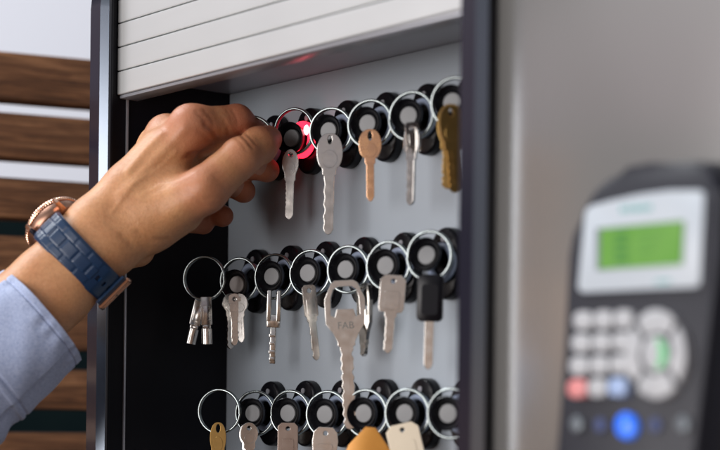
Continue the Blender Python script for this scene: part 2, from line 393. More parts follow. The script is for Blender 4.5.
def circ(cx, cz, r, n=20, rx=None):
    rx = rx or r
    return [(cx + rx * math.cos(2 * math.pi * i / n), cz + r * math.sin(2 * math.pi * i / n)) for i in range(n)]
def blade_edge(wb, z0, z1, side, cuts, seed):
    """points down one edge of a blade, with bitting cuts"""
    rnd = random.Random(seed); out = []
    n = cuts; L = z0 - z1 - 0.003
    if not cuts: return [(side * wb, z0), (side * wb, z1 + 0.003)]
    st = L / n
    out.append((side * wb, z0))
    for i in range(n):
        zc = z0 - 0.002 - i * st * 0.95; d = rnd.uniform(0.08, 0.34) * wb
        out += [(side * wb, zc), (side * (wb - d), zc - st * 0.30), (side * (wb - d), zc - st * 0.5), (side * wb * 0.96, zc - st * 0.82)]
    return out
def key_mesh(kind, L, hw, hh, wb, th=0.0018, seed=1, cuts=5, two=False):
    """hole at the origin; total length L (m) downwards; head half width hw and height hh; blade half width wb"""
    top = 0.0035; zh = top - hh
    head = []
    if kind in ('oval', 'round'):
        cz = top - hh / 2
        pts = []
        for i in range(33):
            a = math.pi / 2 - math.pi * i / 32
            pts.append((hw * math.cos(a) if kind == 'round' else hw * abs(math.cos(a)) ** 0.8, cz + hh / 2 * math.sin(a)))
        right = [p for p in pts if not (p[1] < cz and p[0] < wb * 1.35)]
    elif kind == 'rect':
        c = hw * 0.35
        right = [(0.0, top), (hw - c, top), (hw, top - c), (hw, zh + c), (hw - c * .4, zh + c * .2), (wb * 1.4, zh)]
    elif kind == 'taper':
        right = [(0.0, top), (hw * .55, top), (hw * .9, top - hh * .12), (hw, top - hh * .35), (hw * .9, top - hh * .7), (wb * 1.5, zh)]
    elif kind == 'hex':
        right = [(0.0, top), (hw * .46, top), (hw * .66, top - hh * .04), (hw * .99, top - hh * .30), (hw, top - hh * .36), (hw * .98, top - hh * .70), (hw * .62, top - hh * .86), (wb * 1.35, zh)]
    zs = zh - 0.0022
    right += [(wb * 1.35, zh), (wb * 1.35, zs), (wb, zs - 0.0008)]
    left = [(-x, z) for x, z in right]
    re = blade_edge(wb, zs - 0.001, top - L, 1, cuts if two else 0, seed + 5); le = blade_edge(wb, zs - 0.001, top - L, -1, cuts, seed)
    tip = [(wb * .55, top - L + 0.0008), (0, top - L), (-wb * .55, top - L + 0.0008)]
    outer = right + re + tip + le[::-1] + left[::-1][:-1]
    clean = []
    for p in outer:
        if not clean or (abs(p[0] - clean[-1][0]) + abs(p[1] - clean[-1][1])) > 0.00065: clean.append(p)
    loops = [clean]
    if kind == 'hex':
        loops.append([(-hw * .36, top - hh * .09), (hw * .36, top - hh * .09), (hw * .58, top - hh * .14), (hw * .72, top - hh * .27), (hw * .74, top - hh * .56), (hw * .52, top - hh * .60), (hw * .40, top - hh * .47), (-hw * .40, top - hh * .47), (-hw * .52, top - hh * .60), (-hw * .74, top - hh * .56), (-hw * .72, top - hh * .27), (-hw * .58, top - hh * .14)])
    elif kind == 'oval': loops.append(circ(0, 0 - .0003, 0.0030, 16, 0.0016))
    else: loops.append(circ(0, 0, 0.0016, 16))
    me = curve_mesh(loops, th / 2 - 0.0002, 0.0002)
    # milled groove down the blade
    bm = bmesh.new(); bm.from_mesh(me)
    for s in (-1, 1):
        add_box(bm, -wb * .28, wb * .28, s * th / 2 - (0.00012 if s > 0 else 0.00025), s * th / 2 + (0.00025 if s > 0 else 0.00012), top - L + 0.005, zs - 0.001, 0)
        if kind in ('oval', 'round', 'rect', 'taper'):
            cz = top - hh / 2 - 0.0012; hh2 = hh * .30
            P = circ(0, cz - hh * .13, hh2 * .8, 24, hw * .62) if kind in ('oval', 'round') else rrect(0, cz - hh * .12, hw * 1.25, hh2 * 1.7, hw * .2, 4)
            add_prism(bm, P, 0.0004, Matrix.Translation((0, s * (th / 2 - 0.0001) + (0.0004 if s > 0 else 0) - (0 if s > 0 else 0), 0)), 0.00012, 1)
    bm.to_mesh(me); bm.free()
    return me

def key(parent, name, me, m, loc, yaw, lean=0.0, pitch=0.0):
    o = link_mesh(name, me, m, parent); o.location = (loc[0] + 0.0012, loc[1] - 0.0035, loc[2])
    o.rotation_euler = (R_(pitch), R_(lean), R_(yaw)); return o

GROUP = 'fobs with keys plugged into the cabinet sockets'
def key_set(row, k, label, dx=0, dz=0, fob=True, ringdz=0, disc=None, yawf=FOBYAW, ring_yaw=None, x=None, cat='key fob', tilt=0, ringr=0):
    xx = (XC[row] + k * PITCH) if x is None else x
    t = thing('key_fob', label, cat, (xx + dx + 0.0022, -0.0195, ZR[row] + dz), (0, 0, 0), GROUP)
    if fob:
        b = bpy.data.objects.new('fob_body', FOB); COL.objects.link(b); b.parent = t; b.rotation_euler = (R_(tilt), 0, R_(yawf)); b.location = (-0.0012, 0.0008, 0)
        c = bpy.data.objects.new('fob_disc', disc or DISC); COL.objects.link(c); c.parent = b
    r = bpy.data.objects.new('split_ring', RING); COL.objects.link(r); r.parent = t
    r.rotation_euler = (R_(random.uniform(-3, 3)), R_(random.uniform(0, 360)), R_(ring_yaw if ring_yaw is not None else FOBYAW + random.uniform(-4, 4)))
    r.location = (0, 0.001, ringdz)
    r.rotation_mode = 'XYZ'
    return t
KZ = -0.0137
# ---- top row
t = thing('key_fob', 'black fob with its ring held between thumb and index finger', 'key fob', pt(251.5, 139.5, 1.1615), (0, 0, 0), GROUP)
r = bpy.data.objects.new('split_ring', RING); COL.objects.link(r); r.parent = t; r.rotation_euler = (R_(8), R_(20), R_(44))
b = bpy.data.objects.new('fob_body', FOB); COL.objects.link(b); b.parent = t; b.rotation_euler = (0, 0, R_(FOBYAW)); b.location = Vector((XC[1] - PITCH + .002, -0.0185, ZR[1] - .006)) - t.location
c = bpy.data.objects.new('fob_disc', DISC); COL.objects.link(c); c.parent = b
t = key_set(1, 0, 'fob with notched steel key, beside the glowing red socket at the fingertips', ringdz=0.0045, dz=0.0)
key(t, 'key', key_mesh('round', 0.044, 0.0050, 0.017, 0.0024, 0.0026, 3, 7), M['nickel'], (0.0028, -0.001, KZ + 0.002), 44, 1)
q = bpy.data.objects.new('link_ring', RING_S); COL.objects.link(q); q.parent = t; q.location = (0, 0, KZ + 0.002); q.rotation_euler = (0, 0, R_(-20))
t = key_set(1, 1, 'fob with pale nickel key with wide oval head, right of the red light')
key(t, 'key', key_mesh('oval', 0.062, 0.0078, 0.023, 0.0030, 0.0018, 11, 4), M['nickel'], (0.0046, -0.001, KZ + 0.0075), 47, 0.5)
t = key_set(1, 2, 'fob with small copper coloured key in the top row')
key(t, 'key', key_mesh('oval', 0.043, 0.0066, 0.018, 0.0021, 0.0016, 21, 0), M['copper'], (0.0054, -0.001, KZ + 0.0055), 44, -1)
t = key_set(1, 3, 'fob with slim steel key seen edge on, next to the brass key')
key(t, 'key', key_mesh('oval', 0.046, 0.0062, 0.017, 0.0026, 0.0020, 31, 5), M['steel'], (0.006, -0.001, KZ + 0.003), 4, 1)
key(t, 'key', key_mesh('rect', 0.016, 0.0040, 0.014, 0.0030, 0.0012, 33, 0), M['nickel'], (0.008, -0.003, KZ + 0.0045), 58, -6)
t = key_set(1, 4, 'fob with two brass keys at the right end of the top row', dz=0.003)
key(t, 'key', key_mesh('oval', 0.048, 0.0072, 0.023, 0.0034, 0.0018, 41, 5), M['brass'], (0.0025, -0.002, KZ + 0.008), 48, 2)
key(t, 'key', key_mesh('oval', 0.049, 0.0068, 0.022, 0.0034, 0.0018, 43, 5), M['brass'], (0.0045, -0.004, KZ + 0.0065), 64, -4)
# ---- middle row
def loose_ring(px, py, label, d=0.038):
    p = at(px, py, d); t = thing('key_ring', label, 'key ring', p, (0, 0, 0))
    r = bpy.data.objects.new('split_ring', RING); COL.objects.link(r); r.parent = t; r.rotation_euler = (0, R_(40), R_(34)); return t
def hook(t, sx_=0.0142):   # black carabiner hook linking the loose ring to its neighbour
    bm = bmesh.new(); sweep(bm, [(sx_ + 0.0016 * math.cos(a), -0.0022 * math.sin(a), 0.001 * math.sin(a) + .002) for a in [2 * math.pi * i / 20 for i in range(20)]], 0.0005, 6, True)
    mesh_obj('wire_link', bm, M['ring'], t)
t = loose_ring(204.5, 278.5, 'steel ring with two short tubular keys, hanging before the black inner wall'); 
for i, (dx, lean, yaw, dy) in enumerate(((-0.0045, 13, 40, 0), (0.0065, -2, 66, -0.003))):
    bm = bmesh.new()
    add_box(bm, -0.0036, 0.0036, -0.0010, 0.0010, -0.0165, 0.002, 0.0004)
    add_box(bm, -0.0022, 0.0022, -0.0014, 0.0014, -0.0135, -0.004, 0.0002)
    add_box(bm, -0.0026, 0.0026, -0.0016, 0.0016, -0.019, -0.0163, 0.0006)
    M2 = Matrix.Translation((0, 0, -0.0185)) @ Matrix.Rotation(R_(-90), 4, 'X')
    add_lathe(bm, [(0.0026, 0), (0.0035, 0.0006), (0.0035, 0.0105), (0.0027, 0.0105), (0.0027, 0.002)], 28, Matrix.Translation((0, 0, -0.0185)) @ Matrix.Rotation(R_(90), 4, 'X'))
    o = mesh_obj('tubular_key', bm, M['steel'], t); o.location = (dx, dy, -0.0145); o.rotation_euler = (0, R_(lean), R_(yaw))
t = key_set(2, -1, 'fob with brownish disc and a bunch of small round headed keys', dz=-0.003, dx=-0.0005, disc=DISCB, tilt=4, ringdz=0.003)
for i, (dx, dy, yaw, ln, L, kind, mt) in enumerate(((-0.0028, 0.0, 40, 1.5, 0.036, 'round', 'nickel'), (0.0022, -0.002, 62, -1, 0.034, 'round', 'nickel'), (0.0042, 0.001, 30, -4, 0.032, 'round', 'steel'), (0.0006, -0.004, 80, 0, 0.036, 'round', 'steel'))):
    key(t, 'key', key_mesh(kind, L, 0.0055, 0.0125, 0.0021, 0.0017, 50 + i, 4), M[mt], (dx, dy, KZ + 0.0035), yaw, ln)
t = key_set(2, 0, 'fob with steel key with forked rectangular head, second fob of the middle row')
bm = bmesh.new()
for s in (-1, 1): add_box(bm, s * 0.0031 - 0.0015, s * 0.0031 + 0.0015, -0.0018, 0.0018, -0.017, 0.003, 0.0006)
add_box(bm, -0.0044, 0.0044, -0.0014, 0.0014, -0.021, -0.0125, 0.0008)
add_box(bm, -0.0019, 0.0019, -0.0011, 0.0011, -0.044, -0.0205, 0.0005)
for z, w in ((-0.026, .0026), (-0.031, .0023), (-0.0365, .0027), (-.041, .0022)): add_box(bm, -w, w * .6, -0.0013, 0.0013, z - 0.0012, z + 0.0012, 0.0004)
o = mesh_obj('key', bm, M['nickel'], t); o.location = (0.0028, -0.001, KZ + 0.0015); o.rotation_euler = (0, R_(1), R_(55))
t = key_set(2, 1, 'fob with slender leaning steel key, left of the large open headed key')
key(t, 'key', key_mesh('rect', 0.047, 0.0042, 0.020, 0.0022, 0.0022, 71, 4), M['nickel'], (0.0045, -0.001, KZ + 0.002), 62, -7)
t = key_set(2, 2, 'fob with large engraved key with angular open head, longest key in the cabinet')
big = key(t, 'key', key_mesh('hex', 0.090, 0.0122, 0.037, 0.0038, 0.0024, 81, 8, True), M['nickel'], (0.0055, -0.004, KZ + 0.0025), 46, -3)
tm = text_mesh('FAB', 0.0060, 0.00015); e_ = link_mesh('engraving', tm, M['ring'], big, False); e_.location = (0, -0.0013, -0.0238)
key(t, 'key', key_mesh('hex', 0.044, 0.0115, 0.034, 0.0040, 0.0024, 83, 3, True), M['steel'], (0.0125, 0.0065, KZ + 0.001), -20, 1)
t = key_set(2, 3, 'fob with pale square shouldered key, between the open headed and the black headed key')
key(t, 'key', key_mesh('rect', 0.046, 0.0074, 0.022, 0.0025, 0.0020, 91, 4), M['nickel'], (0.010, -0.001, KZ + 0.0035), 45, 4)
t = key_set(2, 4, 'fob with key with black plastic head, nearest the right cheek of the middle row', dz=0.0035, dx=-0.001, tilt=-8)
kb = key(t, 'key', key_mesh('rect', 0.054, 0.0058, 0.022, 0.0024, 0.0018, 101, 0), M['nickel'], (0.0062, -0.001, KZ - 0.002), 42, 1)
bm = bmesh.new(); add_prism(bm, rrect(0, -0.0095, 0.0150, 0.0270, 0.0030), 0.0046, Matrix.Translation((0, 0.0023, 0)), 0.0009)
hd = mesh_obj('key_head', bm, M['blkplastic'], kb)
bm = bmesh.new(); add_prism(bm, rrect(0, -0.0105, 0.0095, 0.0175, 0.002), 0.0003, Matrix.Translation((0, -0.0023, 0))); mesh_obj('grip_pad', bm, M['black'], hd)
# ---- bottom row
t = loose_ring(219.5, 411.5, 'steel ring with brass key, lowest ring before the black inner wall')
key(t, 'key', key_mesh('oval', 0.05, 0.0050, 0.020, 0.003, 0.0018, 111, 4), M['brass'], (0.004, -0.001, KZ + 0.003), 52, 0)
t = key_set(3, -1, 'fob with silver round headed keys at the left end of the bottom row')
key(t, 'key', key_mesh('round', 0.045, 0.0058, 0.015, 0.0026, 0.0018, 121, 4), M['steel'], (-0.001, -0.001, KZ + 0.004), 40, 2)
key(t, 'key', key_mesh('round', 0.042, 0.0056, 0.014, 0.0026, 0.0018, 122, 4), M['nickel'], (0.002, -0.003, KZ + 0.004), 64, -3)
t = key_set(3, 0, 'fob with brownish steel key with squared head in the bottom row')
key(t, 'key', key_mesh('rect', 0.05, 0.0062, 0.024, 0.003, 0.0024, 131, 4), mat('brown_steel', (0.36, 0.29, 0.25), 0.3, 0.9, rvar=(150, .1)), (0.0035, -0.001, KZ + 0.004), 48, 0)
t = key_set(3, 1, 'fob with broad silver key, left of the amber tag', dz=-0.0006)
key(t, 'key', key_mesh('taper', 0.055, 0.0078, 0.024, 0.0032, 0.0020, 141, 4), M['nickel'], (0.004, -0.001, KZ + 0.002), 46, 2)
t = key_set(3, 2, 'fob with amber tag below the tip of the longest key')
bm = bmesh.new(); add_prism(bm, [(-0.0155, -0.024), (-0.012, -0.010), (-0.003, 0.002), (0.003, 0.002), (0.014, -0.011), (0.020, -0.024), (0.018, -0.040), (-0.013, -0.040)], 0.003, Matrix.Translation((0, 0.0015, 0)), 0.0008)
o = mesh_obj('tag', bm, M['amber'], t); o.location = (0.0195, -0.012, KZ + 0.0035); o.rotation_euler = (0, R_(6), R_(46))
t = key_set(3, 3, 'fob with cream coloured key tilted to one side, right of the amber tag')
key(t, 'key', key_mesh('rect', 0.045, 0.0095, 0.024, 0.0035, 0.0022, 161, 3), M['cream'], (0.003, -0.003, KZ + 0.004), 42, -14)
t = key_set(3, 4, 'fob with bare ring, right end of the bottom row against the cheek')

# ------------------------------------------------------------------ access terminal
TILT = 9.0
term = thing('access_terminal', 'dark keypad terminal with green screen fixed to the grey cabinet front', 'keypad terminal')
c0 = at(632, 330, 0.125)
term.location = c0; term.rotation_euler = (R_(-TILT), 0, 0)
M['tbody'] = mat('terminal_plastic', (0.012, 0.013, 0.021), 0.45, 0, spec=0.3, rvar=(30, .06), bump=(800, .1, (1, 1, 1), .0003))
M['tside'] = mat('terminal_edge', (0.13, 0.15, 0.17), 0.35, 0.2)
M['bezel'] = mat('pale_bezel', (0.45, 0.50, 0.55), 0.35)
M['lcd'] = mat('green_lcd', (0.09, 0.25, 0.03), 0.25, 0, noise=((0.12, 0.28, 0.05), 60, (1, 1, 1)), emit=((0.14, 0.42, 0.04), 0.10))
M['lcdtext'] = mat('lcd_dark_segments', (0.05, 0.20, 0.03), 0.3)
M['btn'] = mat('pale_button', (0.40, 0.41, 0.43), 0.42)
M['btnred'] = mat('red_button', (0.62, 0.22, 0.22), 0.42)
M['btnblue'] = mat('blue_grey_button', (0.30, 0.40, 0.62), 0.42)
M['btngreen'] = mat('green_button_mark', (0.12, 0.50, 0.20), 0.42)
M['bluelamp'] = mat('lit_blue_button', (0.0, 0.12, 0.8), 0.3, 0, emit=((0.01, 0.20, 1.0), 0.5))
M['ink'] = mat('teal_ink', (0.16, 0.36, 0.36), 0.5)
# place things on the face by looking along the real face plane
TM = Matrix.Translation(c0) @ Matrix.Rotation(R_(-TILT), 4, 'X'); TI = TM.inverted()
def face(px, py, y=0.0):
    """pixel -> local (x,z) on the terminal face plane local y = y"""
    ro = TI @ CAM; rd = (TI.to_3x3() @ (CF + CR * ((px - 360) / FP) + CU * ((YH - py) / FP)))
    t_ = (y - ro.y) / rd.y; p = ro + rd * t_; return p.x, p.z
xl, zt_ = face(572, 230); xr, _ = face(717, 230); _, ztop = face(640, 163); zbot = face(600, 520)[1]
xlb = face(546, 450)[0]; xrb = face(697, 450)[0]
bm = bmesh.new(); pts = []
cxm = (xl + xr) / 2; hw_ = (xr - xl) / 2
zsh = face(640, 205)[1]
for k in range(17):
    a = math.pi * k / 16; pts.append((cxm + hw_ * math.copysign(abs(math.cos(a)) ** (0.42 if a < 1.57 else 0.66), math.cos(a)), zsh - .010 + (ztop - zsh + .010) * math.sin(a) ** 0.9))
pts += [(xl - 0.001, zsh - 0.02), (xlb + 0.004, zbot + 0.01), (xlb + 0.012, zbot), (xrb - 0.008, zbot), (xrb, zbot + 0.01), (xr + 0.001, zsh - 0.02)]
add_prism(bm, pts, 0.030, Matrix.Translation((0, 0.0315, 0)), 0.005, 4)
mesh_obj('housing', bm, M['tbody'], term, angle=30)
bm = bmesh.new()
pts2 = [(cxm + (x - cxm) * 1.06, z + (0.001 if z > 0 else -0.001)) for x, z in pts]
add_prism(bm, pts2, 0.030, Matrix.Translation((0, 0.0385, 0)), 0.003, 3)
mesh_obj('back_shell', bm, M['tbody'], term, angle=30)
def fp(name, pix, y0, thick, m, bev=0.0006, parent=None, rounded=0):
    bm = bmesh.new(); P2 = [face(*p) for p in pix]
    a = sum((P2[i][0] * P2[(i + 1) % len(P2)][1] - P2[(i + 1) % len(P2)][0] * P2[i][1]) for i in range(len(P2)))
    if a < 0: P2 = P2[::-1]
    add_prism(bm, P2, thick, Matrix.Translation((0, y0, 0)), bev, 2)
    bmesh.ops.recalc_face_normals(bm, faces=bm.faces)
    return mesh_obj(name, bm, m, parent or term)
def round_poly(P, r, n=5):
    out = []; N = len(P)
    for i in range(N):
        p0, p1, p2 = Vector(P[i - 1]), Vector(P[i]), Vector(P[(i + 1) % N])
        a = p1 + (p0 - p1).normalized() * r; b = p1 + (p2 - p1).normalized() * r
        for k in range(n + 1):
            t_ = k / n; q = a * (1 - t_) ** 2 + p1 * 2 * t_ * (1 - t_) + b * t_ ** 2; out.append((q.x, q.y))
    return out
bz = round_poly([(587, 208), (612, 201), (640, 195), (670, 191), (706, 191), (701, 287), (579, 293)], 6)
bzo = fp('bezel', bz, 0.002, 0.0030, M['bezel'])
fp('screen_surround', [(598, 229), (684, 221), (682, 263), (598, 271)], -0.0008, 0.0006, M['tside'], 0, bzo)
fp('screen', [(603, 230), (686, 222), (684, 265), (602, 270)], -0.0012, 0.0006, M['lcd'], 0, bzo)
for r_ in range(4):
    fp('display_line', [(617, 233.5 + r_ * 8.6), (631, 232.5 + r_ * 8.6), (631, 238 + r_ * 8.6), (617, 239 + r_ * 8.6)], -0.0018, 0.0002, M['lcdtext'], 0, bzo)
    if r_ < 3: fp('display_line', [(640, 233 + r_ * 9.5), (640 + 26 - r_ * 5, 231.5 + r_ * 9.5), (640 + 26 - r_ * 5, 234.5 + r_ * 9.5), (640, 236 + r_ * 9.5)], -0.0018, 0.0002, mat('lcd_segments', (0.09, 0.26, 0.04), 0.3), 0, bzo)
# short line of printed lettering, too soft to read in the photograph
for (a, b_, w) in ((622, 207, 5), (629, 206.4, 4), (635, 206, 6), (642.5, 205.4, 4), (648, 205, 5)):
    fp('lettering', [(a, b_), (a + w, b_ - .4), (a + w, b_ + 6), (a, b_ + 6.4)], -0.0009, 0.0003, M['ink'], 0, bzo)
fp('lettering', [(657, 281), (672, 280), (672, 283.5), (657, 284.5)], -0.0009, 0.0003, M['ink'], 0, bzo)
for r in range(4):
    for c in range(3):
        x0 = 577 - r * 1.9 + c * 20.2; y0 = 312.5 + r * 22.6 - c * 0.7
        mm = M['btn'] if r < 3 or c == 1 else (M['btnred'] if c == 0 else M['btnblue'])
        o = fp('key_button', round_poly([(x0, y0), (x0 + 18, y0 - .6), (x0 + 17.6, y0 + 17.4), (x0 - .4, y0 + 18)], 5), 0.002, 0.0042, mm, 0.001)
        if mm == M['btnred']: o['label'] = 'red keypad button'
        if mm == M['btnblue']: o['label'] = 'blue grey keypad button'
def arc_btn(a0, a1, cx=659, cy=355, ri=(17.5, 23), ro=(30, 45)):
    P = []
    for k in range(9): a = R_(a0 + (a1 - a0) * k / 8); P.append((cx + ro[0] * math.cos(a), cy - ro[1] * math.sin(a)))
    for k in range(9): a = R_(a1 + (a0 - a1) * k / 8); P.append((cx + ri[0] * math.cos(a), cy - ri[1] * math.sin(a)))
    return P
for a0 in (49, 139, 229, 319):
    P = arc_btn(a0 + (0 if a0 in (52, 232) else 0), a0 + 82)
    fp('arrow_button', P, 0.002, 0.0044, M['btn'], 0.001)
okb = fp('ok_button', [(659 + 14.5 * math.cos(R_(a)), 355 - 19 * math.sin(R_(a))) for a in range(0, 360, 15)], 0.002, 0.0044, M['btn'], 0.001)
fp('ok_mark', [(659 + 12.5 * math.cos(R_(a)), 355 - 16.5 * math.sin(R_(a))) for a in range(-75, 76, 15)] + [(659 + 5 * math.cos(R_(a)), 355 - 14 * math.sin(R_(a))) for a in range(75, -76, -15)], -0.0026, 0.0003, M['btngreen'], 0, okb)
bl = fp('lit_button', [(627 + 10 * math.cos(R_(a)), 426 - 13.0 * math.sin(R_(a))) for a in range(0, 360, 12)], 0.002, 0.0036, M['bluelamp'], 0.001)
fp('button_mark', [(628, 421), (630, 421), (629.5, 428), (626.5, 430.5), (624.5, 429), (625, 428), (627.5, 428)], -0.0018, 0.0003, M['btn'], 0, bl)
for cx in (577, 683):
    fp('indicator', [(cx + 6 * math.cos(R_(a)), 424 - 8 * math.sin(R_(a))) for a in range(0, 360, 20)], 0.002, 0.0028, M['tside'], 0.0005)
for cx in (600, 655):
    fp('indicator', [(cx + 5 * math.cos(R_(a)), 425 - 7 * math.sin(R_(a))) for a in range(0, 360, 20)], 0.002, 0.0024, mat('dim_blue', (0.03, 0.05, 0.16), .4), 0.0003)

# ------------------------------------------------------------------ person: hand and forearm
def v3(p): return np.array([p.x, p.y, p.z])
def P3(px, py, Z): return v3(pt(px, py, Z))
MM = 0.001
LO = None
prim_pts = []
def cone(X, a, ra, b, rb):
    """distance to a tapered capsule"""
    ba = b - a; l2 = float(ba @ ba); h = np.clip(((X - a) @ ba) / max(l2, 1e-12), 0, 1)
    return np.linalg.norm(X - (a + h[..., None] * ba), axis=-1) - (ra + (rb - ra) * h)
def smin(a, b, k):
    h = np.clip(0.5 + 0.5 * (b - a) / k, 0, 1); return b + (a - b) * h - k * h * (1 - h)
PX = 1.0 / 1.62   # mm per pixel near the hand
# arm sections: centre px, Z, half width mm, radius mm, direction of width in px
SEC = [((-70, 398), 1.10, 33, 27, (.72, .69)), ((-10, 345), 1.112, 30, 23, (.72, .69)), ((52, 287), 1.125, 25.6, 18.9, (.72, .69)), ((80, 258), 1.13, 25.2, 19, (.70, .71)),
       ((103, 236), 1.135, 25.5, 18.5, (.62, .78)), ((139, 206), 1.142, 28, 17.5, (.45, .89)), ((170, 181), 1.146, 33, 14, (.33, .94))]
J = dict(
 wr=(120, 220, 1.15), im=(191, 127, 1.140), mm_=(167, 136, 1.158), rm=(158, 146, 1.176), lm=(152, 160, 1.192),
 ip=(237, 120.5, 1.155), id_=(256, 135, 1.170), it=(266, 147, 1.176),
 mp=(232, 138, 1.192), md=(251, 165, 1.188), mt=(267, 170, 1.184),
 rp=(216, 160, 1.205), rd=(231, 183, 1.200), rt=(243.5, 191, 1.192),
 lp=(200, 190, 1.212), ld=(209, 210, 1.208), lt=(222.5, 216, 1.202),
 tc=(150, 216, 1.138), tm=(204, 190, 1.126), ti=(240, 158, 1.134), tp=(259, 145.5, 1.147), tt=(268, 139.5, 1.154))
J = {k: P3(*v) for k, v in J.items()}
def hand_sdf(X):
    d = None
    def add(f, k):
        nonlocal d
        d = f if d is None else smin(d, f, k)
    circs = []
    for (c, Z, w, r, n) in SEC:
        ppm = FP / Z / 1000; off = (w - r) * ppm
        circs.append((P3(c[0] - n[0] * off, c[1] - n[1] * off, Z), P3(c[0], c[1], Z), P3(c[0] + n[0] * off, c[1] + n[1] * off, Z), r * MM))
    for s, e2 in zip(circs[:-1], circs[1:]):
        for i in (0, 1, 2): add(cone(X, s[i], s[3], e2[i], e2[3]), 0.005)
    m = MM
    add(cone(X, J['wr'], 17 * m, J['im'], 12.5 * m), .008)
    add(cone(X, J['wr'], 17 * m, J['mm_'], 12 * m), .006)
    add(cone(X, J['wr'], 16 * m, J['rm'], 11 * m), .006)
    add(cone(X, J['wr'], 15 * m, J['lm'], 11 * m), .006)
    add(cone(X, P3(150, 212, 1.178), 17 * m, P3(186, 196, 1.19), 15 * m), .008)
    add(cone(X, P3(178, 168, 1.17), 18 * m, P3(200, 172, 1.18), 14 * m), .008)
    add(cone(X, P3(176, 212, 1.19), 13 * m, P3(203, 223, 1.205), 7.5 * m), .006)
    add(cone(X, P3(118, 250, 1.160), 13 * m, P3(137, 249, 1.166), 11.5 * m), .008)
    # fingers
    def chain(pts, rs, k=.003):
        g = None
        for i in range(len(pts) - 1):
            f = cone(X, pts[i], rs[i] * m, pts[i + 1], rs[i + 1] * m); g = f if g is None else smin(g, f, k)
        return g
    for names, rs in ((('lm', 'lp', 'ld', 'lt'), (10.5, 8.6, 8.3, 7.2)), (('rm', 'rp', 'rd', 'rt'), (11, 9.2, 8.7, 7.8)), (('mm_', 'mp', 'md', 'mt'), (11.5, 9.6, 8.8, 8.0)), (('im', 'ip', 'id_', 'it'), (12, 9.8, 8.4, 7.6))):
        g = chain([J[n] for n in names], rs)
        dist = np.linalg.norm(X - J[names[0]], axis=-1)
        k = np.clip(0.009 - (dist - 0.015) * 0.35, 0.0016, 0.009)
        d = smin(d, g, k)
    d = smin(d, cone(X, P3(198, 141, 1.153), 11.5 * m, P3(240, 132, 1.163), 8.3 * m), .003)
    th = chain([J[n] for n in ('tc', 'tm', 'ti', 'tp', 'tt')], (18.5, 14.2, 12.0, 11.2, 8.8), .004)
    dist = np.linalg.norm(X - J['tc'], axis=-1)
    k = np.clip(0.012 - (dist - 0.030) * 0.33, 0.0016, 0.012)
    d = smin(d, th, k)
    return d
def surface_nets(f, org, h):
    nx, ny, nz = f.shape; s = f < 0
    cnt = np.zeros((nx - 1, ny - 1, nz - 1), int); corners = [(i, j, k) for i in (0, 1) for j in (0, 1) for k in (0, 1)]
    for i, j, k in corners: cnt += s[i:nx - 1 + i, j:ny - 1 + j, k:nz - 1 + k]
    cell = (cnt > 0) & (cnt < 8); idx = -np.ones(cell.shape, int); ids = np.argwhere(cell); idx[cell] = np.arange(len(ids))
    acc = np.zeros((len(ids), 3)); num = np.zeros(len(ids))
    c = ids
    def val(o): return f[c[:, 0] + o[0], c[:, 1] + o[1], c[:, 2] + o[2]]
    for a in corners:
        for ax in range(3):
            if a[ax] == 0:
                b = list(a); b[ax] = 1; va, vb = val(a), val(b); m = (va < 0) != (vb < 0)
                t = np.where(m, va / np.where(m, va - vb, 1), 0)
                p = np.array(a, float)[None] + np.zeros((len(ids), 3)); p[:, ax] += t
                acc[m] += p[m]; num[m] += 1
    V = (ids + acc / num[:, None]) * h + org
    Q = []
    for ax in range(3):
        o = [0, 0, 0]; o[ax] = 1
        A = s[:nx - o[0], :ny - o[1], :nz - o[2]]; B = s[o[0]:, o[1]:, o[2]:]
        e = np.argwhere(A != B); b, c2 = [(1, 2), (2, 0), (0, 1)][ax]
        ok = (e[:, b] > 0) & (e[:, c2] > 0) & (e[:, b] < f.shape[b] - 1) & (e[:, c2] < f.shape[c2] - 1); e = e[ok]
        def ci(db, dc):
            q = e.copy(); q[:, b] += db; q[:, c2] += dc; return idx[q[:, 0], q[:, 1], q[:, 2]]
        quad = np.stack([ci(-1, -1), ci(0, -1), ci(0, 0), ci(-1, 0)], 1)
        inside = A[e[:, 0], e[:, 1], e[:, 2]]
        quad[~inside] = quad[~inside][:, ::-1]; Q.append(quad)
    return V, np.concatenate(Q)
H = 0.0010
allp = np.array(list(J.values()) + [P3(-40, 372, 1.10), P3(52, 287, 1.125)])
lo = allp.min(0) - 0.032; hi = allp.max(0) + 0.032
n3 = np.ceil((hi - lo) / H).astype(int)
gy, gz = np.meshgrid(lo[1] + np.arange(n3[1]) * H, lo[2] + np.arange(n3[2]) * H, indexing='ij')
Fv = np.empty(tuple(n3), np.float32)
for i0 in range(0, n3[0], 24):
    xs = lo[0] + np.arange(i0, min(i0 + 24, n3[0])) * H
    X = np.empty((len(xs),) + gy.shape + (3,)); X[..., 0] = xs[:, None, None]; X[..., 1] = gy[None]; X[..., 2] = gz[None]
    Fv[i0:i0 + len(xs)] = hand_sdf(X)
V, Q = surface_nets(Fv, lo, H)
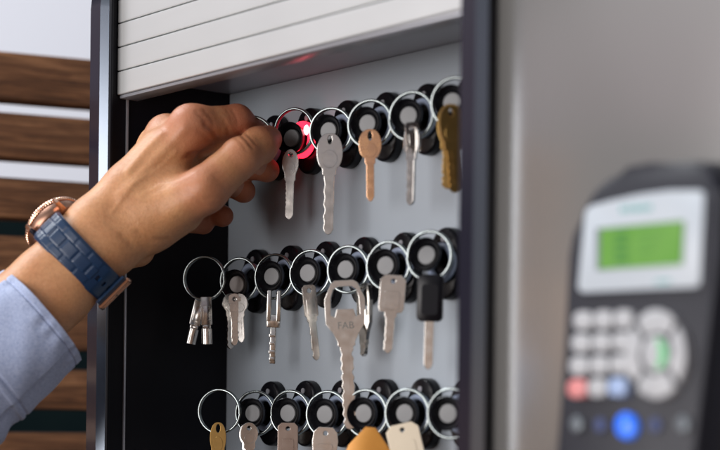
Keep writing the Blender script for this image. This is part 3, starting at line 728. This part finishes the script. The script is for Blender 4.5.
# close the arm inside the sleeve: whatever lies beyond the grid was cut flat, cap by the sleeve
def vnorm(V, Q):
    fn = np.cross(V[Q[:, 2]] - V[Q[:, 0]], V[Q[:, 3]] - V[Q[:, 1]]); N = np.zeros_like(V)
    for i in range(4): np.add.at(N, Q[:, i], fn)
    return N / np.maximum(np.linalg.norm(N, axis=1, keepdims=True), 1e-12)
def proj(V):
    r = V - v3(CAM); z = r @ v3(CF); return 360 + FP * (r @ v3(CR)) / z, YH - FP * (r @ v3(CU)) / z, z
N = vnorm(V, Q); fpx, fpy, fz = proj(V); facing = -(N @ v3(CF))
def seg_dist(x, y, poly):
    best = np.full(x.shape, 1e9); s = np.zeros(x.shape)
    for (x0, y0), (x1, y1) in zip(poly[:-1], poly[1:]):
        dx, dy = x1 - x0, y1 - y0; t = np.clip(((x - x0) * dx + (y - y0) * dy) / (dx * dx + dy * dy), 0, 1)
        best = np.minimum(best, np.hypot(x - x0 - t * dx, y - y0 - t * dy))
    return best
# sculpted creases and tendons: polyline in the view, width px, depth mm (+ = raised), depth range Z
CREASE = [([(190, 156), (200, 154), (210, 151), (219, 144)], 2.6, -1.9, (1.10, 1.17)), ([(184, 159), (190, 156)], 2.0, -0.7, (1.10, 1.16)),
          ([(206, 124), (213, 130), (217, 139)], 2.2, -1.3, (1.10, 1.16)), ([(224, 122), (228, 128), (229, 134)], 1.8, -0.7, (1.10, 1.165)), ([(198, 130), (206, 137), (212, 143)], 2.0, -0.5, (1.10, 1.16)),
          ([(239, 133), (246, 139), (253, 148)], 1.2, -0.9, (1.10, 1.16)), ([(243, 131), (250, 137), (256, 144)], 1.0, -0.6, (1.10, 1.16)), ([(236, 138), (242, 143), (247, 151)], 1.1, -0.5, (1.10, 1.16)),
          ([(188, 190), (203, 204), (215, 205)], 1.8, -0.35, (1.08, 1.15)), ([(222, 198), (212, 197), (206, 199)], 1.2, -0.3, (1.08, 1.15)),
          ([(120, 196), (150, 166), (184, 128)], 5.5, 1.1, (1.08, 1.16)), ([(128, 172), (146, 150), (162, 134)], 4.0, 0.9, (1.10, 1.18)),
          ([(138, 232), (152, 240), (168, 240)], 2.5, -0.7, (1.08, 1.17)), ([(122, 236), (134, 246), (146, 250)], 3.0, -0.6, (1.08, 1.17)), ([(106, 222), (124, 236), (132, 246)], 2.4, -0.25, (1.08, 1.17)),
          ([(40, 300), (62, 322), (74, 333)], 4.5, 0.8, (1.0, 1.16)), ([(48, 318), (60, 334)], 3.0, -0.8, (1.0, 1.16)),
          ([(172, 212), (190, 200), (206, 182)], 9.0, 0.9, (1.08, 1.14)), ([(150, 190), (176, 172), (196, 160)], 8.0, -0.7, (1.08, 1.15)),
          ([(112, 212), (134, 184), (158, 170), (176, 152)], 1.8, 0.45, (1.08, 1.16)), ([(140, 196), (160, 184), (180, 180), (196, 172)], 1.8, 0.35, (1.08, 1.15)),
          ([(196, 112), (203, 118), (206, 125)], 1.4, -0.5, (1.1, 1.16)), ([(204, 110), (211, 117), (214, 126)], 1.4, -0.5, (1.1, 1.16)), ([(232, 110), (236, 116), (238, 124)], 1.2, -0.5, (1.1, 1.17)), ([(227, 110), (231, 116), (233, 124)], 1.2, -0.4, (1.1, 1.17)),
          ([(214, 176), (224, 186), (228, 192)], 1.4, -0.35, (1.08, 1.15)), ([(262, 128), (268, 136), (270, 146)], 1.0, -0.2, (1.1, 1.16))]
for poly, w, dep, (za, zb_) in CREASE:
    dd = seg_dist(fpx, fpy, poly); m = np.exp(-(dd / w) ** 2) * np.clip(facing * 3 + 0.4, 0, 1) * ((fz > za) & (fz < zb_))
    V = V + N * (m * dep * MM)[:, None]
# smoothing
def smooth(V, Q, it, lam=0.5):
    a = np.concatenate([Q[:, [0, 1]], Q[:, [1, 2]], Q[:, [2, 3]], Q[:, [3, 0]]]); a = np.concatenate([a, a[:, ::-1]])
    for _ in range(it):
        acc = np.zeros_like(V); np.add.at(acc, a[:, 0], V[a[:, 1]]); c = np.bincount(a[:, 0], minlength=len(V))[:, None]
        V = V + lam * (acc / np.maximum(c, 1) - V)
    return V
V = smooth(V, Q, 2)
# flush (blood near joints and tips), stored as a point attribute
flush = np.zeros(len(V))
for k, r in (('im', 13), ('ip', 12), ('tm', 12), ('ti', 10), ('tt', 14), ('mt', 16), ('rt', 18), ('lt', 18), ('md', 14), ('rd', 14), ('ld', 14), ('it', 12), ('mm_', 10)):
    d_ = np.linalg.norm(V - J[k], axis=1) / MM; flush = np.maximum(flush, np.clip(1.9 - d_ / r, 0, 1))
me = bpy.data.meshes.new('body')
org = P3(-40, 372, 1.10)
me.vertices.add(len(V)); me.vertices.foreach_set('co', (V - org).ravel()); me.loops.add(Q.size); me.loops.foreach_set('vertex_index', Q.ravel().astype(np.int32))
me.polygons.add(len(Q)); me.polygons.foreach_set('loop_start', np.arange(0, Q.size, 4, dtype=np.int32)); me.polygons.foreach_set('loop_total', np.full(len(Q), 4, np.int32))
me.update(); me.validate()
at_ = me.attributes.new('flush', 'FLOAT', 'POINT'); at_.data.foreach_set('value', flush.astype(np.float32))
for p in me.polygons: p.use_smooth = True
def skin():
    m = bpy.data.materials.new('skin'); m.use_nodes = True; n = m.node_tree.nodes; L = m.node_tree.links; b = n['Principled BSDF']
    t = n.new('ShaderNodeTexCoord')
    def noise(scale, det=5):
        z = n.new('ShaderNodeTexNoise'); z.inputs['Scale'].default_value = scale; z.inputs['Detail'].default_value = det; L.new(t.outputs['Object'], z.inputs['Vector']); return z
    z1 = noise(45); r = n.new('ShaderNodeValToRGB'); r.color_ramp.elements[0].position = .3; r.color_ramp.elements[1].position = .7
    r.color_ramp.elements[0].color = (0.50, 0.235, 0.105, 1); r.color_ramp.elements[1].color = (0.60, 0.315, 0.150, 1); L.new(z1.outputs[0], r.inputs[0])
    z2 = noise(500, 3); r2 = n.new('ShaderNodeValToRGB'); r2.color_ramp.elements[0].position = .3; r2.color_ramp.elements[0].color = (.90, .87, .85, 1); r2.color_ramp.elements[1].position = .6; r2.color_ramp.elements[1].color = (1.03, 1.02, 1.02, 1); L.new(z2.outputs[0], r2.inputs[0])
    mx = n.new('ShaderNodeMixRGB'); mx.blend_type = 'MULTIPLY'; mx.inputs[0].default_value = 1; L.new(r.outputs[0], mx.inputs[1]); L.new(r2.outputs[0], mx.inputs[2])
    at2 = n.new('ShaderNodeAttribute'); at2.attribute_name = 'flush'
    ml = n.new('ShaderNodeMath'); ml.operation = 'MULTIPLY'; ml.inputs[1].default_value = 0.85; L.new(at2.outputs['Fac'], ml.inputs[0])
    m3 = n.new('ShaderNodeMixRGB'); L.new(ml.outputs[0], m3.inputs[0]); L.new(mx.outputs[0], m3.inputs[1]); m3.inputs[2].default_value = (0.40, 0.135, 0.075, 1)
    L.new(m3.outputs[0], b.inputs['Base Color'])
    b.inputs['Subsurface Weight'].default_value = 0.25; b.inputs['Subsurface Radius'].default_value = (1.0, 0.35, 0.2); b.inputs['Subsurface Scale'].default_value = 0.003
    b.inputs['Roughness'].default_value = 0.46; b.inputs['Specular IOR Level'].default_value = 0.45
    vo = n.new('ShaderNodeTexVoronoi'); vo.inputs['Scale'].default_value = 1100; L.new(t.outputs['Object'], vo.inputs['Vector'])
    ad = n.new('ShaderNodeMath'); ad.operation = 'ADD'; z3 = noise(420, 5); L.new(vo.outputs['Distance'], ad.inputs[0]); L.new(z3.outputs[0], ad.inputs[1])
    bp = n.new('ShaderNodeBump'); bp.inputs['Strength'].default_value = 0.30; bp.inputs['Distance'].default_value = 0.0004; L.new(ad.outputs[0], bp.inputs['Height']); L.new(bp.outputs[0], b.inputs['Normal'])
    return m
M['skin'] = skin(); me.materials.append(M['skin'])
person = thing('person', 'hand and forearm in light blue shirt sleeve pinching a key fob in the cabinet', 'person', Vector(org))
body = bpy.data.objects.new('body', me); COL.objects.link(body); body.parent = person
M['nail'] = mat('nail', (0.42, 0.23, 0.17), 0.35, 0, sss=(0.2, (1, .4, .3), 0.002))
M['nailedge'] = mat('nail_edge', (0.50, 0.38, 0.30), 0.35)
def nail(c, axis, normal, L=0.011, Wd=0.011, curve=0.0062):
    """curved nail plate: axis towards the finger tip, normal away from the finger"""
    a = Vector(axis).normalized(); nn = Vector(normal); nn = (nn - a * nn.dot(a)).normalized(); s = a.cross(nn)
    for part, (u0, u1), mm in (('fingernail', (-0.5, 0.40), M['nail']), ('nail_tip', (0.405, 0.46), M['nailedge'])):
        bm = bmesh.new(); g = []
        nu, nv = 8, 12
        for lay in (0, 1):
            rows = []
            for i in range(nu + 1):
                u = u0 + (u1 - u0) * i / nu; row = []
                for j in range(nv + 1):
                    ph = (j / nv - 0.5) * 2.0 * 0.95
                    wsc = 1.0 if u > -0.25 else math.sqrt(max(0.05, 1 - ((-u - 0.25) / 0.27) ** 2))
                    tipc = -0.10 * (ph / 0.95) ** 2
                    p = Vector(c) + a * (L * (u + (tipc if u > 0.1 else 0))) + s * (curve * 0.98 * math.sin(ph * wsc)) + nn * (curve * (math.cos(ph * wsc) - 1) - 0.0008 * u * u * 4 - lay * 0.0006)
                    row.append(bm.verts.new(p - Vector(org)))
                rows.append(row)
            g.append(rows)
        for i in range(nu):
            for j in range(nv):
                bm.faces.new((g[0][i][j], g[0][i + 1][j], g[0][i + 1][j + 1], g[0][i][j + 1])); bm.faces.new((g[1][i][j], g[1][i][j + 1], g[1][i + 1][j + 1], g[1][i + 1][j]))
        for i in range(nu):
            for j in (0, nv): bm.faces.new((g[0][i][j], g[0][i + 1][j], g[1][i + 1][j], g[1][i][j]))
        for j in range(nv):
            for i in (0, nu): bm.faces.new((g[0][i][j], g[0][i][j + 1], g[1][i][j + 1], g[1][i][j]))
        bmesh.ops.recalc_face_normals(bm, faces=bm.faces)
        mesh_obj(part, bm, mm, body, angle=60)
# nails of the curled middle and ring fingers (seen under the thumb)
for (tipn, dn, r) in (('mt', 'md', 7.9), ('rt', 'rd', 7.7)):
    ax = J[tipn] - J[dn]; ax /= np.linalg.norm(ax)
    ax = v3(CR) * 0.80 - v3(CU) * 0.58 + v3(CF) * 0.15; ax /= np.linalg.norm(ax)
    nrm = -v3(CF) * 0.85 - v3(CR) * 0.45 - v3(CU) * 0.10
    nrm = nrm - ax * (nrm @ ax); nrm /= np.linalg.norm(nrm)
    nail(J[tipn] - ax * 0.0035 + nrm * (r + 0.15) * MM, ax, nrm, 0.0105, 0.011, 0.0072)

# ---- shirt sleeve
def sleeve():
    A0 = pt(43, 315, 1.123); A1 = pt(-95, 430, 1.10); ax = (A1 - A0).normalized()
    nrm = (CR * .715 - CU * .70); nrm = (nrm - ax * nrm.dot(ax)).normalized(); dp = ax.cross(nrm).normalized()
    L = (A1 - A0).length; nu, nv = 260, 200
    bm = bmesh.new(); g = []
    rnd = np.random.RandomState(3); ph = rnd.uniform(0, 6.28, 12)
    for i in range(nu + 1):
        u = (i / nu) ** 1.5; s = u * L; row = []
        for j in range(nv):
            a = 2 * math.pi * j / nv; ca, sa = math.cos(a), math.sin(a)
            rn = 0.0345 + 0.0105 * u; rd = 0.0275 + 0.010 * u
            w = 0.0009 * math.sin(3 * a + ph[0] + s * 30) + 0.0007 * math.sin(5 * a + ph[1] - s * 60) 
            if s > 0.052: w += (min(1, (s - 0.052) / 0.02)) * (0.0022 * math.sin(s * 170 + 2.0 * math.sin(a + ph[2])) + 0.0012 * math.sin(s * 310 + 3 * a))
            # cuff: double layer, stitched edge and cuff seam
            if s < 0.052: w += 0.0010 * (0.5 + 0.5 * math.tanh((0.052 - s) / 0.0006)) - (0.0009 + 0.0005 * math.sin(a * 95)) * math.exp(-((s - 0.0048) / 0.0006) ** 2) - 0.0010 * math.exp(-((s - 0.0475) / 0.0009) ** 2)
            w += 0.0005 * math.sin(17 * a + 2 * math.sin(5 * a)) * math.exp(-((s - 0.007) / 0.005) ** 2) + 0.0006 * math.sin(7 * a + s * 130 + ph[4]) * math.sin(s * 95 + 2 * a)
            # overlap of the cuff ends, facing the viewer's lower side
            ov = 0.5 + 0.5 * math.tanh((a - 0.62) / 0.01); ov *= 0.5 - 0.5 * math.tanh((a - 2.6) / 0.4)
            w += 0.0014 * ov
            shear = 0.0
            row.append(bm.verts.new(A0 + ax * (s + shear) + nrm * ((rn + w) * ca) + dp * ((rd + w) * sa) - Vector(org)))
        g.append(row)
    for i in range(nu):
        for j in range(nv):
            k = (j + 1) % nv; bm.faces.new((g[i][j], g[i][k], g[i + 1][k], g[i + 1][j]))
    bmesh.ops.recalc_face_normals(bm, faces=bm.faces)
    o = mesh_obj('shirt_sleeve', bm, None, person, angle=80)
    sm = o.modifiers.new('thick', 'SOLIDIFY'); sm.thickness = 0.0018; sm.offset = -1
    m = bpy.data.materials.new('blue_chambray'); m.use_nodes = True; n = m.node_tree.nodes; Lk = m.node_tree.links; b = n['Principled BSDF']
    b.inputs['Roughness'].default_value = 0.85; b.inputs['Sheen Weight'].default_value = 0.3
    t = n.new('ShaderNodeTexCoord'); mpn = n.new('ShaderNodeMapping'); mpn.inputs['Rotation'].default_value = (0.4, 0.3, 0.7); Lk.new(t.outputs['Object'], mpn.inputs[0])
    mpn.inputs['Scale'].default_value = (1, 0.25, 1)
    z1 = n.new('ShaderNodeTexNoise'); z1.inputs['Scale'].default_value = 1500; z1.inputs['Detail'].default_value = 2; Lk.new(mpn.outputs[0], z1.inputs['Vector'])
    mq = n.new('ShaderNodeMapping'); mq.inputs['Rotation'].default_value = (0.4, 0.3, 0.7); mq.inputs['Scale'].default_value = (0.25, 1, 1); Lk.new(t.outputs['Object'], mq.inputs[0])
    z2 = n.new('ShaderNodeTexNoise'); z2.inputs['Scale'].default_value = 1500; z2.inputs['Detail'].default_value = 2; Lk.new(mq.outputs[0], z2.inputs['Vector'])
    z = n.new('ShaderNodeMath'); z.operation = 'MULTIPLY_ADD'; Lk.new(z1.outputs[0], z.inputs[0]); z.inputs[1].default_value = 0.5
    zh_ = n.new('ShaderNodeMath'); zh_.operation = 'MULTIPLY'; zh_.inputs[1].default_value = 0.5; Lk.new(z2.outputs[0], zh_.inputs[0]); Lk.new(zh_.outputs[0], z.inputs[2])
    r = n.new('ShaderNodeValToRGB'); r.color_ramp.elements[0].position = .38; r.color_ramp.elements[1].position = .62; r.color_ramp.elements[0].color = (0.28, 0.35, 0.55, 1); r.color_ramp.elements[1].color = (0.48, 0.55, 0.74, 1)
    Lk.new(z.outputs[0], r.inputs[0]); Lk.new(r.outputs[0], b.inputs['Base Color'])
    bp = n.new('ShaderNodeBump'); bp.inputs['Strength'].default_value = .8; bp.inputs['Distance'].default_value = .0006; Lk.new(z.outputs[0], bp.inputs['Height']); Lk.new(bp.outputs[0], b.inputs['Normal'])
    o.data.materials.append(m)
sleeve()

# ------------------------------------------------------------------ wristwatch
wc = pt(80, 258, 1.130)
aw = (CR * .71 + CU * .70).normalized(); nw = (CR * .70 - CU * .71).normalized(); fw = CF
watch = thing('wristwatch', 'rose gold wristwatch on navy blue rubber strap, worn on the reaching wrist', 'wristwatch', wc)
M['strap'] = mat('navy_rubber', (0.005, 0.026, 0.072), 0.36, 0, rvar=(90, .07), bump=(700, .12, (1, 1, 1), .0003))
M['rose'] = mat('rose_gold', (0.78, 0.47, 0.33), 0.2, 1.0, rvar=(90, .06))
M['dark'] = mat('dark_underside', (0.02, 0.02, 0.03), 0.4)
off_, rr_ = 0.0064, 0.0201
def loop_pt(t, r):
    """t in degrees: 0 = +n (lower right), 90 = towards the viewer, 180 = -n (upper left)"""
    a = R_(t); ca, sa = math.cos(a), math.sin(a)
    c = nw * off_ * max(-1, min(1, ca * 1.6)); return c + (nw * ca - fw * sa) * r, (nw * ca - fw * sa)
def band(t0, t1, wfun, name, m, r0, r1fun, parent, nt_=90, nv=26):
    bm = bmesh.new(); g = [[], []]
    for i in range(nt_ + 1):
        t = t0 + (t1 - t0) * i / nt_; w = wfun(i / nt_)
        for lay in (0, 1):
            row = []
            for j in range(nv + 1):
                v = (j / nv - .5); h = r1fun(i / nt_, v) if lay else 0
                p, dr = loop_pt(t, r0 + h); row.append(bm.verts.new(p + aw * (v * w)))
            g[lay].append(row)
    for i in range(nt_):
        for j in range(nv):
            bm.faces.new((g[0][i][j], g[0][i][j + 1], g[0][i + 1][j + 1], g[0][i + 1][j])); bm.faces.new((g[1][i][j], g[1][i + 1][j], g[1][i + 1][j + 1], g[1][i][j + 1]))
        for j in (0, nv): bm.faces.new((g[0][i][j], g[0][i + 1][j], g[1][i + 1][j], g[1][i][j]))
    for j in range(nv):
        for i in (0, nt_): bm.faces.new((g[0][i][j], g[0][i][j + 1], g[1][i][j + 1], g[1][i][j]))
    bmesh.ops.recalc_face_normals(bm, faces=bm.faces)
    return mesh_obj(name, bm, m, parent, angle=50)
def relief(u, v):
    av = abs(v) * 2
    def st(x): x = max(0.0, min(1.0, x)); return x * x * (3 - 2 * x)
    h = 0.0018 + 0.0010 * st((1 - av) / 0.16)
    if u < 0.72:
        ph = (u * 9.0) % 1.0
        g1 = st(min(ph, 1 - ph) / 0.16); g2 = st(abs(ph - 0.5) / 0.16)
        mid = st((0.40 - av) / 0.07); out = st((av - 0.40) / 0.07) * st((0.93 - av) / 0.10)
        h += 0.00050 * mid * g1 + 0.00030 * out * g2
    else:
        for uc in (0.76, 0.84, 0.92):
            if abs(u - uc) < 0.014 and av < 0.13: h -= 0.0016
    return h
band(180, 14, lambda u: 0.0222 - 0.0030 * u, 'strap', M['strap'], rr_ + 0.0003, relief, watch, 260, 48)
band(14, -160, lambda u: 0.0185 + 0.0025 * u, 'strap', M['strap'], rr_ + 0.0003, lambda u, v: 0.0028 * (0.6 + 0.4 * min(1, (1 - abs(v) * 2) / .12)), watch, 90, 12)
# keeper and buckle at the lower right
band(26, 15, lambda u: 0.0225, 'strap_keeper', M['strap'], rr_ + 0.0031, lambda u, v: 0.0016, watch, 10, 10)
bk = bpy.data.objects.new('buckle', None); COL.objects.link(bk); bk.parent = watch; bk.empty_display_size = .005
def frame_sweep(t0, t1, w, r, rad, name, m, parent):
    bm = bmesh.new(); P = []
    cs = [(t0, -w / 2), (t0, w / 2), (t1, w / 2), (t1, -w / 2)]
    for i in range(4):
        (ta, va), (tb, vb) = cs[i], cs[(i + 1) % 4]
        for k in range(6):
            f_ = k / 6; p, _ = loop_pt(ta + (tb - ta) * f_, r); P.append(p + aw * (va + (vb - va) * f_))
    sweep(bm, P, rad, 8, True); return mesh_obj(name, bm, m, parent)
frame_sweep(14, -12, 0.0235, rr_ + 0.0048, 0.0013, 'buckle_frame', M['rose'], bk)
bm = bmesh.new(); p0, d0 = loop_pt(12, rr_ + 0.0050)
sweep(bm, [p0 + aw * (-0.0115), p0 + aw * 0.0115], 0.0017, 10); mesh_obj('buckle_bar', bm, M['rose'], bk)
bm = bmesh.new(); p1, _ = loop_pt(-12, rr_ + 0.0045); sweep(bm, [p0, (p0 + p1) / 2 + (p0 + p1).normalized() * .001, p1], 0.0009, 8); mesh_obj('buckle_pin', bm, M['rose'], bk)
# case
CD = (-nw * math.cos(R_(30)) + fw * math.sin(R_(30))).normalized()
cs_ = bpy.data.objects.new('case', None); COL.objects.link(cs_); cs_.parent = watch
yax = -CD; xax = aw; zax = xax.cross(yax).normalized(); xax = yax.cross(zax)
cs_.matrix_local = Matrix(((xax.x, yax.x, zax.x, 0), (xax.y, yax.y, zax.y, 0), (xax.z, yax.z, zax.z, 0), (0, 0, 0, 1))) 
cs_.location = CD * 0.0236 + aw * 0.0025
bm = bmesh.new(); add_lathe(bm, [(0.0165, -0.0012), (0.0185, 0.0), (0.0196, 0.0015), (0.0200, 0.0045), (0.0196, 0.0072), (0.0185, 0.0078)], 72); mesh_obj('case_body', bm, mat('shaded_rose_gold', (0.30, 0.17, 0.12), 0.35, 1.0), cs_)  # rose gold in a darker colour, shade on the case side painted in
bm = bmesh.new(); ringsv = []
NB = 288
prof = [(0.0186, 0.0076, 0), (0.0200, 0.0080, 1), (0.0204, 0.0090, 1), (0.0202, 0.0100, 1), (0.0196, 0.0112, 0), (0.0178, 0.0116, 0), (0.0170, 0.0112, 0)]
for r, h, k in prof:
    row = []
    for i in range(NB):
        rad = r + (0.0002 * (1 if (i % 4) < 2 else -1) if k else 0); a = 2 * math.pi * i / NB
        row.append(bm.verts.new((rad * math.cos(a), -h, rad * math.sin(a))))
    ringsv.append(row)
for q in range(len(prof) - 1):
    for i in range(NB): bm.faces.new((ringsv[q][i], ringsv[q][(i + 1) % NB], ringsv[q + 1][(i + 1) % NB], ringsv[q + 1][i]))
mesh_obj('bezel', bm, M['rose'], cs_)
bm = bmesh.new(); add_lathe(bm, [(0.0176, 0.0096), (0.0176, 0.0109), (0.0150, 0.0117), (0.004, 0.0120)], 64); mesh_obj('crystal', bm, mat('crystal', (0.02, 0.03, 0.05), 0.05, 0, coat=1), cs_)
for sx_ in (-1, 1):
    for sz_ in (-1, 1):
        bm = bmesh.new()
        add_prism(bm, [(sx_ * 0.0095, sz_ * 0.0155), (sx_ * 0.0130, sz_ * 0.0150), (sx_ * 0.0128, sz_ * 0.0235), (sx_ * 0.0112, sz_ * 0.0245), (sx_ * 0.0100, sz_ * 0.0235)], 0.0050, Matrix.Translation((0, 0.0005, 0)), 0.0008)
        bmesh.ops.recalc_face_normals(bm, faces=bm.faces); mesh_obj('lug', bm, M['rose'], cs_)
bm = bmesh.new(); add_lathe(bm, [(0.0028, 0), (0.0030, 0.001), (0.0030, 0.0038), (0.0022, 0.0044)], 24, Matrix.Translation((0.0200, -0.0045, 0)) @ Matrix.Rotation(R_(90), 4, 'Z')); mesh_obj('crown', bm, M['rose'], cs_)
